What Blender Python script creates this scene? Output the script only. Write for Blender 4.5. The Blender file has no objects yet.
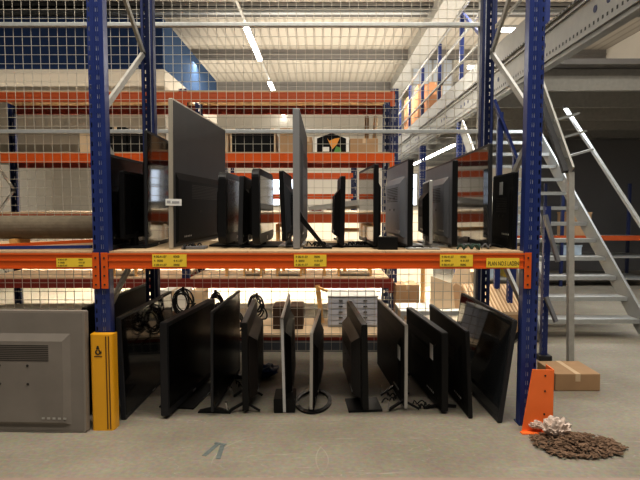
import bpy, bmesh, math, random
from mathutils import Vector, Matrix, noise
random.seed(7)
C = bpy.context.scene.collection
# ---------------------------------------------------------------- camera model
F, CX, CY, TH, CH = 520.0, 323.0, 240.0, math.radians(3.6), 1.44
cs, sn = math.cos(TH), math.sin(TH)
def dep(Y, z): return Y*cs - (z-CH)*sn
def wx(px, Y, z): return (px-CX)/F*dep(Y, z)
def wz(py, Y):
    v = (py-CY)/F
    return CH - Y*(sn+v*cs)/(cs-v*sn)
def gy(py, z=0.0):
    v = (py-CY)/F
    t = (CH-z)/(sn+v*cs)
    return t*(cs-v*sn)
cam = bpy.data.cameras.new('camera'); co = bpy.data.objects.new('camera', cam); C.objects.link(co)
cam.sensor_width = 36; cam.lens = F/640*36; cam.shift_x = -(CX-320)/640
cam.clip_end = 200; cam.clip_start = .05
co.location = (0, 0, CH); co.rotation_euler = (math.pi/2-TH, 0, 0)
bpy.context.scene.camera = co

# ---------------------------------------------------------------- materials
MATS = {}
def mat(name, col, rough=.5, metal=0.0, var=0.0, scale=8.0, bump=0.0, emit=0.0, spec=.5, coat=0.0, stretch=None):
    if name in MATS: return MATS[name]
    m = bpy.data.materials.new(name); m.use_nodes = True
    nt = m.node_tree; b = nt.nodes['Principled BSDF']
    b.inputs['Base Color'].default_value = (*col, 1); b.inputs['Roughness'].default_value = rough
    b.inputs['Metallic'].default_value = metal; b.inputs['Specular IOR Level'].default_value = spec
    b.inputs['Coat Weight'].default_value = coat
    if emit:
        b.inputs['Emission Color'].default_value = (*col, 1); b.inputs['Emission Strength'].default_value = emit
    if var or bump:
        tc = nt.nodes.new('ShaderNodeTexCoord'); n = nt.nodes.new('ShaderNodeTexNoise')
        n.inputs['Scale'].default_value = scale; n.inputs['Detail'].default_value = 5
        src = tc.outputs['Object']
        if stretch:
            mp = nt.nodes.new('ShaderNodeMapping'); mp.inputs['Scale'].default_value = stretch
            nt.links.new(src, mp.inputs['Vector']); src = mp.outputs['Vector']
        nt.links.new(src, n.inputs['Vector'])
        if var:
            mx = nt.nodes.new('ShaderNodeMix'); mx.data_type = 'RGBA'
            mx.inputs[6].default_value = (*[c*(1-var) for c in col], 1)
            mx.inputs[7].default_value = (*[min(1, c*(1+var)) for c in col], 1)
            nt.links.new(n.outputs['Fac'], mx.inputs[0]); nt.links.new(mx.outputs[2], b.inputs['Base Color'])
        if bump:
            bp = nt.nodes.new('ShaderNodeBump'); bp.inputs['Strength'].default_value = bump
            bp.inputs['Distance'].default_value = .02
            nt.links.new(n.outputs['Fac'], bp.inputs['Height']); nt.links.new(bp.outputs['Normal'], b.inputs['Normal'])
    MATS[name] = m
    return m
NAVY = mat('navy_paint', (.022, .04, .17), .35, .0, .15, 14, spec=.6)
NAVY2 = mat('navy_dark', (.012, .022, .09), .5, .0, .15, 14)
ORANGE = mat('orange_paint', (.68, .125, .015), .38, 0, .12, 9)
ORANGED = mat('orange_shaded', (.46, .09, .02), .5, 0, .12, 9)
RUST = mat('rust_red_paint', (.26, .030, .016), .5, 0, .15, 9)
GALV = mat('galvanised', (.50, .51, .50), .42, .55, .18, 25)
GALV2 = mat('galvanised_dull', (.42, .41, .38), .55, .3, .18, 18)
WIRE = mat('wire', (.46, .43, .37), .5, .3)
WOOD = mat('chipboard', (.50, .37, .23), .75, 0, .3, 30)
PINE = mat('pine', (.62, .36, .13), .7, 0, .2, 12, stretch=(1, 1, .1))
CARD = mat('cardboard', (.42, .27, .15), .8, 0, .12, 10)
CARDL = mat('cardboard_light', (.62, .47, .31), .8, 0, .12, 10)
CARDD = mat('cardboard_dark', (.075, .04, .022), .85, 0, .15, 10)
WHITE = mat('white_board', (.80, .78, .73), .6, 0, .05, 6)
CREAM = mat('cream_wall', (.86, .80, .68), .8, 0, .05, 2)
YEL = mat('yellow_plastic', (.78, .40, .015), .35, 0, .08, 5, coat=.2)
YELL = mat('yellow_label', (.85, .62, .06), .5, 0, .05, 5)
INK = mat('black_ink', (.03, .025, .02), .6)
BLK = mat('black_plastic', (.007, .0065, .0065), .42, 0, .2, 30, spec=.3)
BLKM = mat('black_matte', (.005, .0047, .0045), .6, 0, .3, 20, spec=.18)
BLKB = mat('black_back', (.007, .0062, .0058), .5, 0, .3, 6, spec=.22)
GREYB = mat('grey_back', (.045, .044, .045), .55, 0, .2, 5, spec=.4)
GREYL = mat('pale_grey_back', (.24, .25, .28), .45, .2, .2, 6)
SILV = mat('silver_trim', (.50, .49, .47), .35, .5)
TANT = mat('champagne_trim', (.46, .42, .35), .4, .3)
DKTR = mat('dark_grey_trim', (.028, .028, .03), .45, .0, spec=.3)
SCR = mat('screen_gloss', (.003, .003, .0035), .06, 0, spec=.45)
SCRM = mat('screen_satin', (.003, .003, .0035), .25, 0, spec=.2)
SCRR = mat('screen_mirror', (.03, .033, .036), .05, .35, spec=1.0)
CHROME = mat('chrome', (.6, .6, .62), .15, 1)
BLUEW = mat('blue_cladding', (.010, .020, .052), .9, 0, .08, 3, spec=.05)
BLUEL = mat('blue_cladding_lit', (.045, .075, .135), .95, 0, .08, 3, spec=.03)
PAPER = mat('white_label', (.75, .75, .73), .6, 0, .1, 60)

# ---------------------------------------------------------------- mesh helpers
def bx(bm, c, s, rot=None, bev=0.0):
    r = bmesh.ops.create_cube(bm, size=1)
    vs = r['verts']
    bmesh.ops.scale(bm, vec=s, verts=vs)
    if bev:
        es = list({e for v in vs for e in v.link_edges})
        q = bmesh.ops.bevel(bm, geom=es, offset=bev, segments=2, affect='EDGES', profile=.6)
        vs = list({v for f in q['faces'] for v in f.verts} | {v for v in vs if v.is_valid})
    if rot is not None: bmesh.ops.rotate(bm, cent=(0, 0, 0), matrix=rot, verts=vs)
    bmesh.ops.translate(bm, vec=c, verts=vs)
    return vs
def b2(bm, x0, x1, y0, y1, z0, z1, bev=0.0):
    return bx(bm, ((x0+x1)/2, (y0+y1)/2, (z0+z1)/2), (abs(x1-x0), abs(y1-y0), abs(z1-z0)), None, bev)
def bar(bm, p, q, w, h, up=(0, 0, 1)):
    p, q = Vector(p), Vector(q); d = q-p; L = d.length; d.normalize()
    u = Vector(up)
    if abs(d.dot(u)) > .98: u = Vector((0, 1, 0))
    s = d.cross(u).normalized(); u = s.cross(d).normalized()
    M = Matrix((s, d, u)).transposed()
    return bx(bm, (p+q)/2, (w, L, h), M)
def cyl(bm, p, q, r, seg=12, r2=None):
    p, q = Vector(p), Vector(q); d = q-p
    a = bmesh.ops.create_cone(bm, cap_ends=True, segments=seg, radius1=r, radius2=r if r2 is None else r2, depth=d.length)['verts']
    M = d.to_track_quat('Z', 'Y').to_matrix()
    bmesh.ops.rotate(bm, cent=(0, 0, 0), matrix=M, verts=a)
    bmesh.ops.translate(bm, vec=(p+q)/2, verts=a)
    return a
def prism(bm, poly, axis, a0, a1):
    """extrude a 2D polygon; axis 'x','y','z' is the extrusion axis"""
    def P(u, v, a): return {'x': (a, u, v), 'y': (u, a, v), 'z': (u, v, a)}[axis]
    A = [bm.verts.new(P(u, v, a0)) for u, v in poly]; B = [bm.verts.new(P(u, v, a1)) for u, v in poly]
    bm.faces.new(A); bm.faces.new(B[::-1])
    n = len(poly)
    for i in range(n): bm.faces.new((A[i], A[(i+1) % n], B[(i+1) % n], B[i]))
def NB(): return bmesh.new()
def obj(name, bm, m, parent=None, smooth=False):
    bmesh.ops.recalc_face_normals(bm, faces=bm.faces[:])
    me = bpy.data.meshes.new(name); bm.to_mesh(me); bm.free()
    for i in (m if isinstance(m, (list, tuple)) else [m]): me.materials.append(i)
    if smooth:
        for p in me.polygons: p.use_smooth = True
    o = bpy.data.objects.new(name, me); C.objects.link(o)
    if parent: o.parent = parent
    return o
def tag(o, label, cat, group=None, kind=None):
    o['label'] = label; o['category'] = cat
    if group: o['group'] = group
    if kind: o['kind'] = kind
    return o
def thing(name, label, cat, loc=(0, 0, 0), rotz=0, group=None, kind='thing'):
    o = bpy.data.objects.new(name, None); C.objects.link(o); o.empty_display_size = .1
    o.location = loc; o.rotation_euler = (0, 0, rotz)
    return tag(o, label, cat, group, kind)
def struct(name, bm, m):
    o = obj(name, bm, m); o['kind'] = 'structure'; return o
def dup(root, loc, label=None, rotz=None):
    r = root.copy(); C.objects.link(r); r.location = loc
    if rotz is not None: r.rotation_euler = (0, 0, rotz)
    if label: r['label'] = label
    for ch in list(root.children):
        c = ch.copy(); C.objects.link(c); c.parent = r
        for g in ch.children:
            d = g.copy(); C.objects.link(d); d.parent = c
    return r
def rel(bm, loc):  # shift world-built mesh into a thing's frame
    bmesh.ops.translate(bm, vec=[-v for v in loc], verts=bm.verts[:])
    return bm
def text_obj(name, body, size, m, parent, M, align='LEFT', sx=1.0):
    cu = bpy.data.curves.new(name, 'FONT'); cu.body = body; cu.size = size; cu.align_x = align; cu.extrude = .0004
    t = bpy.data.objects.new(name+'_src', cu); C.objects.link(t)
    bpy.context.view_layer.update()
    me = bpy.data.meshes.new_from_object(t); bpy.data.objects.remove(t)
    me.transform(M @ Matrix.Diagonal((sx, 1, 1, 1))); me.materials.clear(); me.materials.append(m); me.name = name
    o = bpy.data.objects.new(name, me); C.objects.link(o); o.parent = parent
    return o
UPRIGHT_TEXT = Matrix.Rotation(math.pi/2, 4, 'X')   # text standing up, facing -Y

# ---------------------------------------------------------------- setting
def node_floor():
    m = bpy.data.materials.new('concrete_floor'); m.use_nodes = True; nt = m.node_tree; N = nt.nodes; L = nt.links
    b = N['Principled BSDF']; tc = N.new('ShaderNodeTexCoord')
    def noi(s, d=6, st=(1, 1, 1), dist=0):
        mp = N.new('ShaderNodeMapping'); mp.inputs['Scale'].default_value = st
        n = N.new('ShaderNodeTexNoise'); n.inputs['Scale'].default_value = s; n.inputs['Detail'].default_value = d
        n.inputs['Distortion'].default_value = dist
        L.new(tc.outputs['Object'], mp.inputs['Vector']); L.new(mp.outputs['Vector'], n.inputs['Vector']); return n
    big = noi(1.3, 6); fine = noi(40, 4); strk = noi(3.0, 3, (.35, 3.2, 1), .8)
    r = N.new('ShaderNodeValToRGB'); L.new(big.outputs['Fac'], r.inputs['Fac'])
    r.color_ramp.elements[0].position = .3; r.color_ramp.elements[0].color = (.225, .200, .158, 1)
    r.color_ramp.elements[1].position = .7; r.color_ramp.elements[1].color = (.315, .285, .230, 1)
    mx = N.new('ShaderNodeMix'); mx.data_type = 'RGBA'; mx.blend_type = 'OVERLAY'; mx.inputs[0].default_value = .35
    L.new(r.outputs['Color'], mx.inputs[6]); L.new(fine.outputs['Color'], mx.inputs[7])
    # pale scuff lines
    sr = N.new('ShaderNodeValToRGB'); L.new(strk.outputs['Fac'], sr.inputs['Fac'])
    e = sr.color_ramp.elements; e[0].position = .495; e[0].color = (0, 0, 0, 1); e[1].position = .505; e[1].color = (0, 0, 0, 1)
    q = sr.color_ramp.elements.new(.5); q.color = (.35, .35, .35, 1)
    m2 = N.new('ShaderNodeMix'); m2.data_type = 'RGBA'; m2.inputs[7].default_value = (.50, .47, .41, 1)
    L.new(sr.outputs['Color'], m2.inputs[0]); L.new(mx.outputs[2], m2.inputs[6])
    last = m2.outputs[2]
    for (cx_, cy_, r_) in ((.38, 2.9, .42), (-.30, 2.88, .33)):
        d = N.new('ShaderNodeVectorMath'); d.operation = 'DISTANCE'; d.inputs[1].default_value = (cx_, cy_, 0); L.new(tc.outputs['Object'], d.inputs[0])
        a1 = N.new('ShaderNodeMath'); a1.operation = 'SUBTRACT'; a1.inputs[1].default_value = r_; L.new(d.outputs['Value'], a1.inputs[0])
        a2 = N.new('ShaderNodeMath'); a2.operation = 'ABSOLUTE'; L.new(a1.outputs[0], a2.inputs[0])
        a3 = N.new('ShaderNodeMath'); a3.operation = 'LESS_THAN'; a3.inputs[1].default_value = .0035; L.new(a2.outputs[0], a3.inputs[0])
        a5 = N.new('ShaderNodeMapRange'); a5.inputs[1].default_value = .46; a5.inputs[2].default_value = .62; a5.inputs[4].default_value = .55; L.new(big.outputs['Fac'], a5.inputs[0])
        a4 = N.new('ShaderNodeMath'); a4.operation = 'MULTIPLY'; L.new(a3.outputs[0], a4.inputs[0]); L.new(a5.outputs[0], a4.inputs[1])
        mm = N.new('ShaderNodeMix'); mm.data_type = 'RGBA'; mm.inputs[7].default_value = (.42, .39, .33, 1)
        L.new(a4.outputs[0], mm.inputs[0]); L.new(last, mm.inputs[6]); last = mm.outputs[2]
    L.new(last, b.inputs['Base Color'])
    b.inputs['Roughness'].default_value = .62; b.inputs['Specular IOR Level'].default_value = .35
    return m
bm = NB(); b2(bm, -14, 10, -5, 27.3, -.1, 0); struct('floor', bm, node_floor())
CZ = 7.0
def node_ceiling():
    m = bpy.data.materials.new('corrugated_ceiling'); m.use_nodes = True; nt = m.node_tree; N = nt.nodes; L = nt.links
    b = N['Principled BSDF']; tc = N.new('ShaderNodeTexCoord'); w = N.new('ShaderNodeTexWave')
    w.bands_direction = 'X'; w.inputs['Scale'].default_value = 1.1
    L.new(tc.outputs['Object'], w.inputs['Vector'])
    r = N.new('ShaderNodeValToRGB'); L.new(w.outputs['Fac'], r.inputs['Fac'])
    r.color_ramp.elements[0].color = (.36, .325, .27, 1); r.color_ramp.elements[1].color = (.47, .43, .365, 1); r.color_ramp.elements[0].position = .1; r.color_ramp.elements[1].position = .3
    L.new(r.outputs['Color'], b.inputs['Base Color']); b.inputs['Roughness'].default_value = .7
    return m
bm = NB(); b2(bm, -14, 10, -5, 27.3, CZ, CZ+.1); struct('ceiling', bm, node_ceiling())
WALLM = mat('warehouse_wall', (.66, .62, .55), .8, 0, .05, 1.5)
bm = NB(); b2(bm, -14.2, -14, -5, 27.3, 0, CZ); struct('wall_left', bm, WALLM)
bm = NB(); b2(bm, 10, 10.2, -5, 27.3, 0, CZ); struct('wall_right', bm, WALLM)
# far wall with window openings
wins = [(-9.6, -8.0), (-6.6, -5.2), (-2.95, -1.5), (2.0, 2.9), (3.9, 4.9), (6.6, 8.2)]
WZ0, WZ1 = 1.5, 3.2
bm = NB(); b2(bm, -14, 10, 27.0, 27.2, 0, WZ0); b2(bm, -14, 10, 27.0, 27.2, WZ1, CZ)
xs = [-14]+[v for w in wins for v in w]+[10]
for i in range(0, len(xs), 2): b2(bm, xs[i], xs[i+1], 27.0, 27.2, WZ0, WZ1)
struct('wall_far', bm, WALLM)
GLASS = mat('window_daylight_glass', (.75, .85, 1.0), .2, emit=2.2)
for i, (a, b) in enumerate(wins):
    bm = NB()
    for x in (a, (a+b)/2-.03, b-.06): b2(bm, x, x+.06, 26.95, 27.0, WZ0, WZ1)
    for z in (WZ0, (WZ0+WZ1)/2, WZ1-.06): b2(bm, a, b, 26.94, 27.0, z, z+.06)
    w = struct('window_%d' % (i+1), bm, GALV2)
    bm = NB(); b2(bm, a, b, 27.05, 27.08, WZ0, WZ1); obj('window_pane', bm, GLASS, w)
# roof steel
STEELD = mat('roof_steel', (.20, .19, .175), .6, .2, .1, 6)
def yceil(py, z=CZ):
    v = (py-CY)/F; t = (z-CH)/(-(sn+v*cs)); return t*(cs-v*sn)
for i, (p0, p1, m_) in enumerate([(2.5, 6, STEELD), (7, 13, GALV), (13.2, 15.6, STEELD), (49.5, 59, mat('roof_band', (.27, .26, .25), .6, .1, .1, 6)), (82, 90.5, mat('roof_band', (.27, .26, .25)))]):
    y = yceil(p0); z = wz(p1, y)
    bm = NB(); b2(bm, -14, 10, y, y+.1, z, CZ); b2(bm, -14, 10, y-.03, y+.13, z, z+.03); b2(bm, -14, 10, y-.04, y, (z+CZ)/2-.02, (z+CZ)/2+.02)
    struct('trim_%d' % (i+1), bm, m_)
bm = NB(); b2(bm, 3.0, 3.35, 6, 26.9, CZ-.55, CZ-.0); b2(bm, 2.9, 3.45, 6, 26.9, CZ-.6, CZ-.55); struct('trim_6', bm, GALV2)
yy = yceil(25, 6.4); bm = NB(); b2(bm, -14, 3, yy, yy+.05, 6.36, 6.42); struct('trim_7', bm, GALV)
# high blue-clad room on the left
bx0, bY0, bY1 = wx(163, 12, 4.5), 12.0, 18.0
bz0, bz1 = wz(68, 12), wz(17, 12)
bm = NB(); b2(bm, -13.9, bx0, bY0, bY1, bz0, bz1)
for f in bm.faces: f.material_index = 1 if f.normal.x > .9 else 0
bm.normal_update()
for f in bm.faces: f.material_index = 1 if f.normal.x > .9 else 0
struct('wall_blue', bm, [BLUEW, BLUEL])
bm = NB(); b2(bm, -13.9, bx0, bY0+.1, bY1, 2.9, bz0); struct('wall_gallery', bm, mat('gallery_beige', (.40, .36, .30), .8, 0, .05, 1.5))
# low cream partition wall behind the racks
bm = NB(); b2(bm, -7.0, 2.0, 9.4, 9.5, 0, 1.38); struct('wall_partition', bm, CREAM)
# faint red floor line at the bottom of the view
REDL = mat('worn_red_line', (.33, .25, .21), .7, 0, .2, 12)
yl = gy(478); bm = NB(); b2(bm, -3.5, 3.5, yl-.2, yl, 0.0005, .002); tag(obj('floor_line', bm, REDL), 'faint worn red line painted across the concrete aisle floor', 'floor marking')

# ---------------------------------------------------------------- racking
def upright_bm(h, w=.1, d=.07, pitch=.06, face=1, z0=0.0, flip=1):
    """omega-like post: perforated front face, solid side webs, rear lips. origin at centre of front face foot"""
    bm = NB(); t = .003
    cols = [(-.05, -.043, 0), (-.043, -.033, 1), (-.033, .002, 0), (.002, .019, 1), (.019, .05, 0)]
    if flip < 0: cols = [(-b_, -a_, c_) for a_, b_, c_ in cols[::-1]]
    k = w/.1; n = int(h/pitch)
    for a, b, hole in cols:
        a *= k; b *= k
        if not hole: b2(bm, a, b, 0, t, z0, h)
        else:
            for i in range(n+1):
                z = i*pitch; zz = min(h, z+pitch*.5)
                if zz > z0: b2(bm, a, b, 0, t, max(z, z0), zz)
    b2(bm, -w/2, -w/2+t, t, d, z0, h); b2(bm, w/2-t, w/2, t, d, z0, h)
    b2(bm, -w/2, -w*.28, d-t, d, z0, h); b2(bm, w*.28, w/2, d-t, d, z0, h)
    for s in (-1, 1): b2(bm, s*w*.12-.004*k, s*w*.12+.004*k, -.003, 0, z0, h)   # pressed ridges
    return bm
def beam_bm(x0, x1, y, z1, h, d=.05):
    bm = NB(); b2(bm, x0, x1, y, y+d, z1-h, z1, .004)
    b2(bm, x0, x1, y-.004, y, z1-h*.52, z1-h*.42); b2(bm, x0, x1, y-.004, y, z1-.012, z1); b2(bm, x0, x1, y-.004, y, z1-h, z1-h+.012)
    return bm
def connector_bm(xc, y, z1, h, w=.045):
    bm = NB(); b2(bm, xc-w/2, xc+w/2, y-.008, y-.002, z1-h, z1, .002)
    return bm
def conn_bolts(xc, y, z1, h, parent):
    for i in range(4):
        z = z1-.03-i*(h-.05)/3.2
        bm = NB(); cyl(bm, (xc, y-.012, z), (xc, y-.008, z), .006, 8); P('connector_bolt', bm, INK, parent)
YF, YR, XL, XR, RH = 3.36, 4.41, -1.44, 1.352, 4.4
ZS = wz(253, YF)           # beam top
BH = ZS - wz(268.5, YF)
XLL = XL-(XR-XL)
rack = thing('pallet_rack', 'blue and orange pallet rack in front holding the rows of televisions', 'rack', (XL, YF, 0))
def P(name, bm, m, parent=None): return obj(name, rel(bm, rack.location), m, parent or rack)
for x in (XLL, XL, XR):
    for y, rear in ((YF, 0), (YR, 1)):
        bm = upright_bm(RH, flip=(-1 if x > 0 else 1)*(-1 if rear else 1))
        if rear: bmesh.ops.rotate(bm, cent=(0, 0, 0), matrix=Matrix.Rotation(math.pi, 3, 'Z'), verts=bm.verts[:])
        bmesh.ops.translate(bm, vec=(x, y+(.0 if not rear else .0), 0), verts=bm.verts[:])
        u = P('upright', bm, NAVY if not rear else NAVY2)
        f_ = (-1 if x > 0 else 1)*(-1 if rear else 1); d_ = (1 if not rear else -1)
        bm = NB(); xa_ = x+f_*d_*.0105; b2(bm, xa_-.010, xa_+.010, y+d_*.0032, y+d_*.005, .02, RH); P('bright_hole_strip', bm, mat('bright_hole_tone', (.62, .64, .68), .5, 0, .6, 34), u)  # added pale strip, its colour stands in for brightness seen through the holes
        bm = NB(); yy = y+.035 if not rear else y-.035
        b2(bm, x-.058, x+.058, yy-.045, yy+.05, 0, .008); P('foot_plate', bm, NAVY2, u)
nodes = [(0, .70), (1, .10)]
zz = [('f', .66), ('r', 1.25), ('f', wz(120, YF)), ('r', wz(55, YR)), ('f', 3.42), ('r', 4.1)]
for x in (XLL, XL, XR):
    xo = x+(.035 if x > 0 else -.035)
    seq = [('r', .12)]+zz
    for (s0, z0), (s1, z1) in zip(seq, seq[1:]):
        ya = YF+.05 if s0 == 'f' else YR-.05; yb = YF+.05 if s1 == 'f' else YR-.05
        bm = NB(); bar(bm, (xo, ya, z0), (xo, yb, z1), .022, .045)
        for y_, z_ in ((ya, z0), (yb, z1)): cyl(bm, (xo-.018, y_, z_), (xo+.018, y_, z_), .009, 8)
        P('brace', bm, GALV2)
beams = []
for (a, b) in ((XL, XR), (XLL, XL)):
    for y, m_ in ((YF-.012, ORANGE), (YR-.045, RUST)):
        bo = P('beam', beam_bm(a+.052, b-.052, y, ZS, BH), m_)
        if y < YR-.3:
            beams.append(bo)
            for xc in (a+.028, b-.028):
                c = P('connector', connector_bm(xc, YF-.012, ZS+.004, .235), ORANGE, bo)
                conn_bolts(xc, YF-.012, ZS, .235, bo)
        else:
            for xc in (a+.03, b-.03): P('connector', connector_bm(xc, YR+.01, ZS, .2), RUST, bo)
# yellow bin labels on the beam
def beam_label(px0, px1, y0, y1, lines, beam, big=False):
    Y = YF-.018
    x0, x1 = wx(px0, Y, ZS), wx(px1, Y, ZS); z1, z0 = wz(y0, Y), wz(y1, Y)
    bm = NB(); b2(bm, x0, x1, Y, Y+.002, z0, z1)
    lab = P('location_label', bm, YELL, beam); lab['label'] = 'yellow label with rows of small black print'
    for i, (l, r_) in enumerate(lines):
        h = (z1-z0)/len(lines)
        zt = z1-h*(i+.78); s = h*.72 if not big else h*.62
        for j, tx in enumerate((l, r_)):
            if tx:
                xx = x0+(x1-x0)*((.05, .62)[j])-XL
                text_obj('label_text', tx, s, INK, beam, Matrix.Translation((xx, Y-.0006-YF, zt))@UPRIGHT_TEXT, sx=1.0 if not big else .62)
rows = [("4 00.41.07", "0000"), ("4  0000", "4 41.07"), ("4 00.41.07", "0000")]
beam_label(152, 186.5, 254.3, 266.8, rows, beams[0]); beam_label(294, 326.5, 254.6, 266.6, rows, beams[0])
beam_label(440, 473, 254.6, 266.6, rows, beams[0])
beam_label(486.5, 519.5, 258, 267.5, [("PLAN NO.S LADEN", None)], beams[0], True)
beam_label(56, 92, 258, 267, rows, beams[1])
# shelf boards
def board(x0, x1, y0, y1, z, label, t=.022, m=WOOD):
    l = ((x0+x1)/2, (y0+y1)/2, z)
    bm = NB(); n = 3; w = (x1-x0)/n
    for i in range(n): b2(bm, x0+i*w+.002, x0+(i+1)*w-.002, y0, y1, z-t, z)
    o = obj('shelf_board', rel(bm, l), m); o.location = l
    return tag(o, label, 'shelf', kind='thing')
ZB = ZS+.012
for a, b, lb in ((XL+.055, XR-.055, 'chipboard shelf deck under the upper row of televisions'), (XLL+.055, XL-.055, 'chipboard shelf deck left of the blue upright with a yellow column guard')):
    board(a, b, YF-.010, YR-.005, ZB, lb, .012)

# ---------------------------------------------------------------- televisions
GU, GL = 'televisions on the upper shelf', 'televisions on the floor under the shelf'
def television(label, Yn, bxp, txp, typ, W, fx, T, vis, face, z0, group, trim=None, back=None, stand=None, screen=None,
               gap=.0, sticker=None, low_housing=False, name='flat_television', bulge=.035, world=None, cr=.008):
    s = 1 if vis == 'L' else -1            # local side (+y or -y) turned to the viewer
    if world: Pn, Pf, top = Vector(world[0]), Vector(world[1]), Vector(world[2])
    else:
        zt = wz(typ, Yn)
        Pn = Vector((wx(bxp, Yn, z0), Yn, z0)); top = Vector((wx(txp, Yn, zt), Yn, zt))
        Y = Yn+W
        for _ in range(30):
            X = wx(fx, Y, zt); Y = Yn+math.sqrt(max(.01, W*W-(X-top.x)**2))
        Pf = Vector((X, Y, zt)) - (top-Pn)
    a = (Pf-Pn).normalized(); W = (Pf-Pn).length; up = (top-Pn); H = up.length
    u = up.normalized(); yv = u.cross(a).normalized(); u = a.cross(yv).normalized()
    lift = abs(yv.z)*T/2+.001
    root = thing(name, label, 'television', group=group)
    M = Matrix((a, yv, u)).transposed().to_4x4(); M.translation = Pn+Vector((0, 0, lift)); root.matrix_world = M
    trim = trim or BLK; back = back or BLKB; screen = screen or SCR
    g = gap
    # bezel body: rim + core
    bm = NB(); poly = []
    for (cx_, cz_, a0_) in ((W-cr, H-cr, 0), (cr, H-cr, 90), (cr, g+cr, 180), (W-cr, g+cr, 270)):
        for k_ in range(6): an = math.radians(a0_+18*k_); poly.append((cx_+cr*math.cos(an), cz_+cr*math.sin(an)))
    prism(bm, poly, 'y', -T/2, T/2)
    ee = [e for e in bm.edges if abs(e.verts[0].co.y-e.verts[1].co.y) < 1e-6]
    bmesh.ops.bevel(bm, geom=ee, offset=min(.005, T*.25), segments=2, affect='EDGES')
    obj('bezel', bm, trim, root)
    fs = s if face == 'screen' else -s     # side with the screen
    bw = .018 if T < .04 else .028+cr*.3
    bm = NB(); b2(bm, bw, W-bw, fs*(T/2-.001), fs*(T/2+.0015), g+bw*1.6, H-bw)
    obj('screen', bm, screen, root)
    bs = -fs                               # back side
    bm = NB(); e_ = .010+cr*.3; b2(bm, e_, W-e_, bs*(T/2-.001), bs*(T/2+.002), g+e_, H-e_); bk = obj('back_panel', bm, back, root)
    # housing bulge, tapered
    bm = NB(); m0, m1 = (.035, .045) if low_housing else (.10, .15)
    zl, zh = (g+.03, g+(H-g)*.52) if low_housing else (g+.05, g+(H-g)*.82)
    A = [(W*m0, zl), (W*(1-m0), zl), (W*(1-m0), zh), (W*m0, zh)]
    B = [(W*m1, zl+.02), (W*(1-m1), zl+.02), (W*(1-m1), zh-.05), (W*m1, zh-.05)]
    va = [bm.verts.new((x, bs*(T/2+.001), z)) for x, z in A]; vb = [bm.verts.new((x, bs*(T/2+bulge), z)) for x, z in B]
    bm.faces.new(va); bm.faces.new(vb)
    for i in range(4): bm.faces.new((va[i], va[(i+1) % 4], vb[(i+1) % 4], vb[i]))
    hs = obj('back_housing', bm, back if not low_housing else BLKM, root)
    if face == 'back':
        bm = NB(); yb = bs*(T/2+bulge)
        for k in range(9): b2(bm, W*.25, W*.75, yb-.001, yb+.0015, zh-.075-k*.012, zh-.080-k*.012)
        for (vx, vz) in ((.4, .45), (.6, .45), (.4, .65), (.6, .65)): cyl(bm, (W*vx, yb-.001, zl+(zh-zl)*vz), (W*vx, yb+bs*.003, zl+(zh-zl)*vz), .008, 8)
        obj('vents_and_screw_holes', bm, INK, hs)
        bm = NB()
        for k in range(5): b2(bm, W*.13+k*.035, W*.13+k*.035+.018, yb-.001, yb+.002, zl+.04, zl+.052)
        obj('socket_row', bm, SILV, hs)
    else:
        bm = NB(); b2(bm, W*.47, W*.53, fs*(T/2), fs*(T/2+.002), g+bw*.4, g+bw*.9); obj('logo_plate', bm, SILV, root)
    if sticker:
        sx, sz, sw, sh = sticker; yb = s*(T/2+(.003 if face == 'screen' or low_housing else bulge+.002))
        bm = NB(); b2(bm, W*sx, W*sx+sw, yb-.001*s, yb+.001*s, H*sz, H*sz+sh); obj('paper_sticker', bm, PAPER, root)
    if stand:
        for k_ in (stand if isinstance(stand, list) else [stand]):
            bm = NB()
            if k_ == 'feet':
                for x in (W*.12, W*.88):
                    o = NB(); bar(o, (x, 0, g+.01), (x, .12, .006), .022, .012, (1, 0, 0)); bar(o, (x, 0, g+.01), (x, -.12, .006), .022, .012, (1, 0, 0))
                    b2(o, x-.012, x+.012, -.01, .01, .0, g+.03); obj('foot', o, BLK, root)
                bm.free()
            elif k_ == 'near_foot':
                for x in (.07, W-.12):
                    o = NB(); prism(o, [(-.115, .0), (.115, .0), (.11, .012), (.02, .035), (-.02, .035), (-.11, .012)], 'x', x-.015, x+.02); obj('foot', o, BLK, root)
                bm.free()
            elif k_ in ('plate', 'silver_plate'):
                b2(bm, W*.2, W*.75, -.13, .13, 0, .012, .004); b2(bm, W*.44, W*.56, -.02, .02, .01, g+.04)
                obj('stand_base', bm, BLK if k_ == 'plate' else SILV, root)
            elif k_ == 'front_plate':
                b2(bm, .015, .26, -.12, .12, 0, .014, .004); b2(bm, .1, .18, -.02, .02, .01, g+.04)
                obj('stand_base', bm, BLK, root)
            elif k_ == 'oval':
                n = 36; ri, ro = .80, 1.0
                for i in range(n):
                    t0, t1 = 2*math.pi*i/n, 2*math.pi*(i+1)/n
                    q = [(W*.25+r_*.24*math.cos(t), r_*.135*math.sin(t)) for r_, t in ((ro, t0), (ro, t1), (ri, t1), (ri, t0))]
                    prism(bm, q, 'z', 0, .014)
                b2(bm, W*.02, W*.25, -.02, .02, .002, .02); b2(bm, W*.12, W*.3, -.02, .02, .01, g+.05)
                obj('stand_base', bm, BLK, root)
            elif k_ == 'block':
                b2(bm, .0, .22, -.075, .0-T/2+.0, 0, .10, .008); b2(bm, .0, .22, T/2, .075, 0, .10, .008)
                obj('stand_base', bm, BLKB, root)
            elif k_ == 'chrome':
                for x in (.05, .35):
                    o = NB(); bar(o, (x, 0, g+.05), (x-.03, .12, .01), .02, .015); cyl(o, (x, 0, g+.04), (x-.035, -.10, .012), .009, 8); obj('foot', o, BLK, root)
                    o = NB(); bar(o, (x-.03, .121, .012), (x-.075, .13, .095), .012, .01); obj('foot_tip', o, CHROME, root)
                bm.free()
            elif k_ == 'strut':
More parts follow.
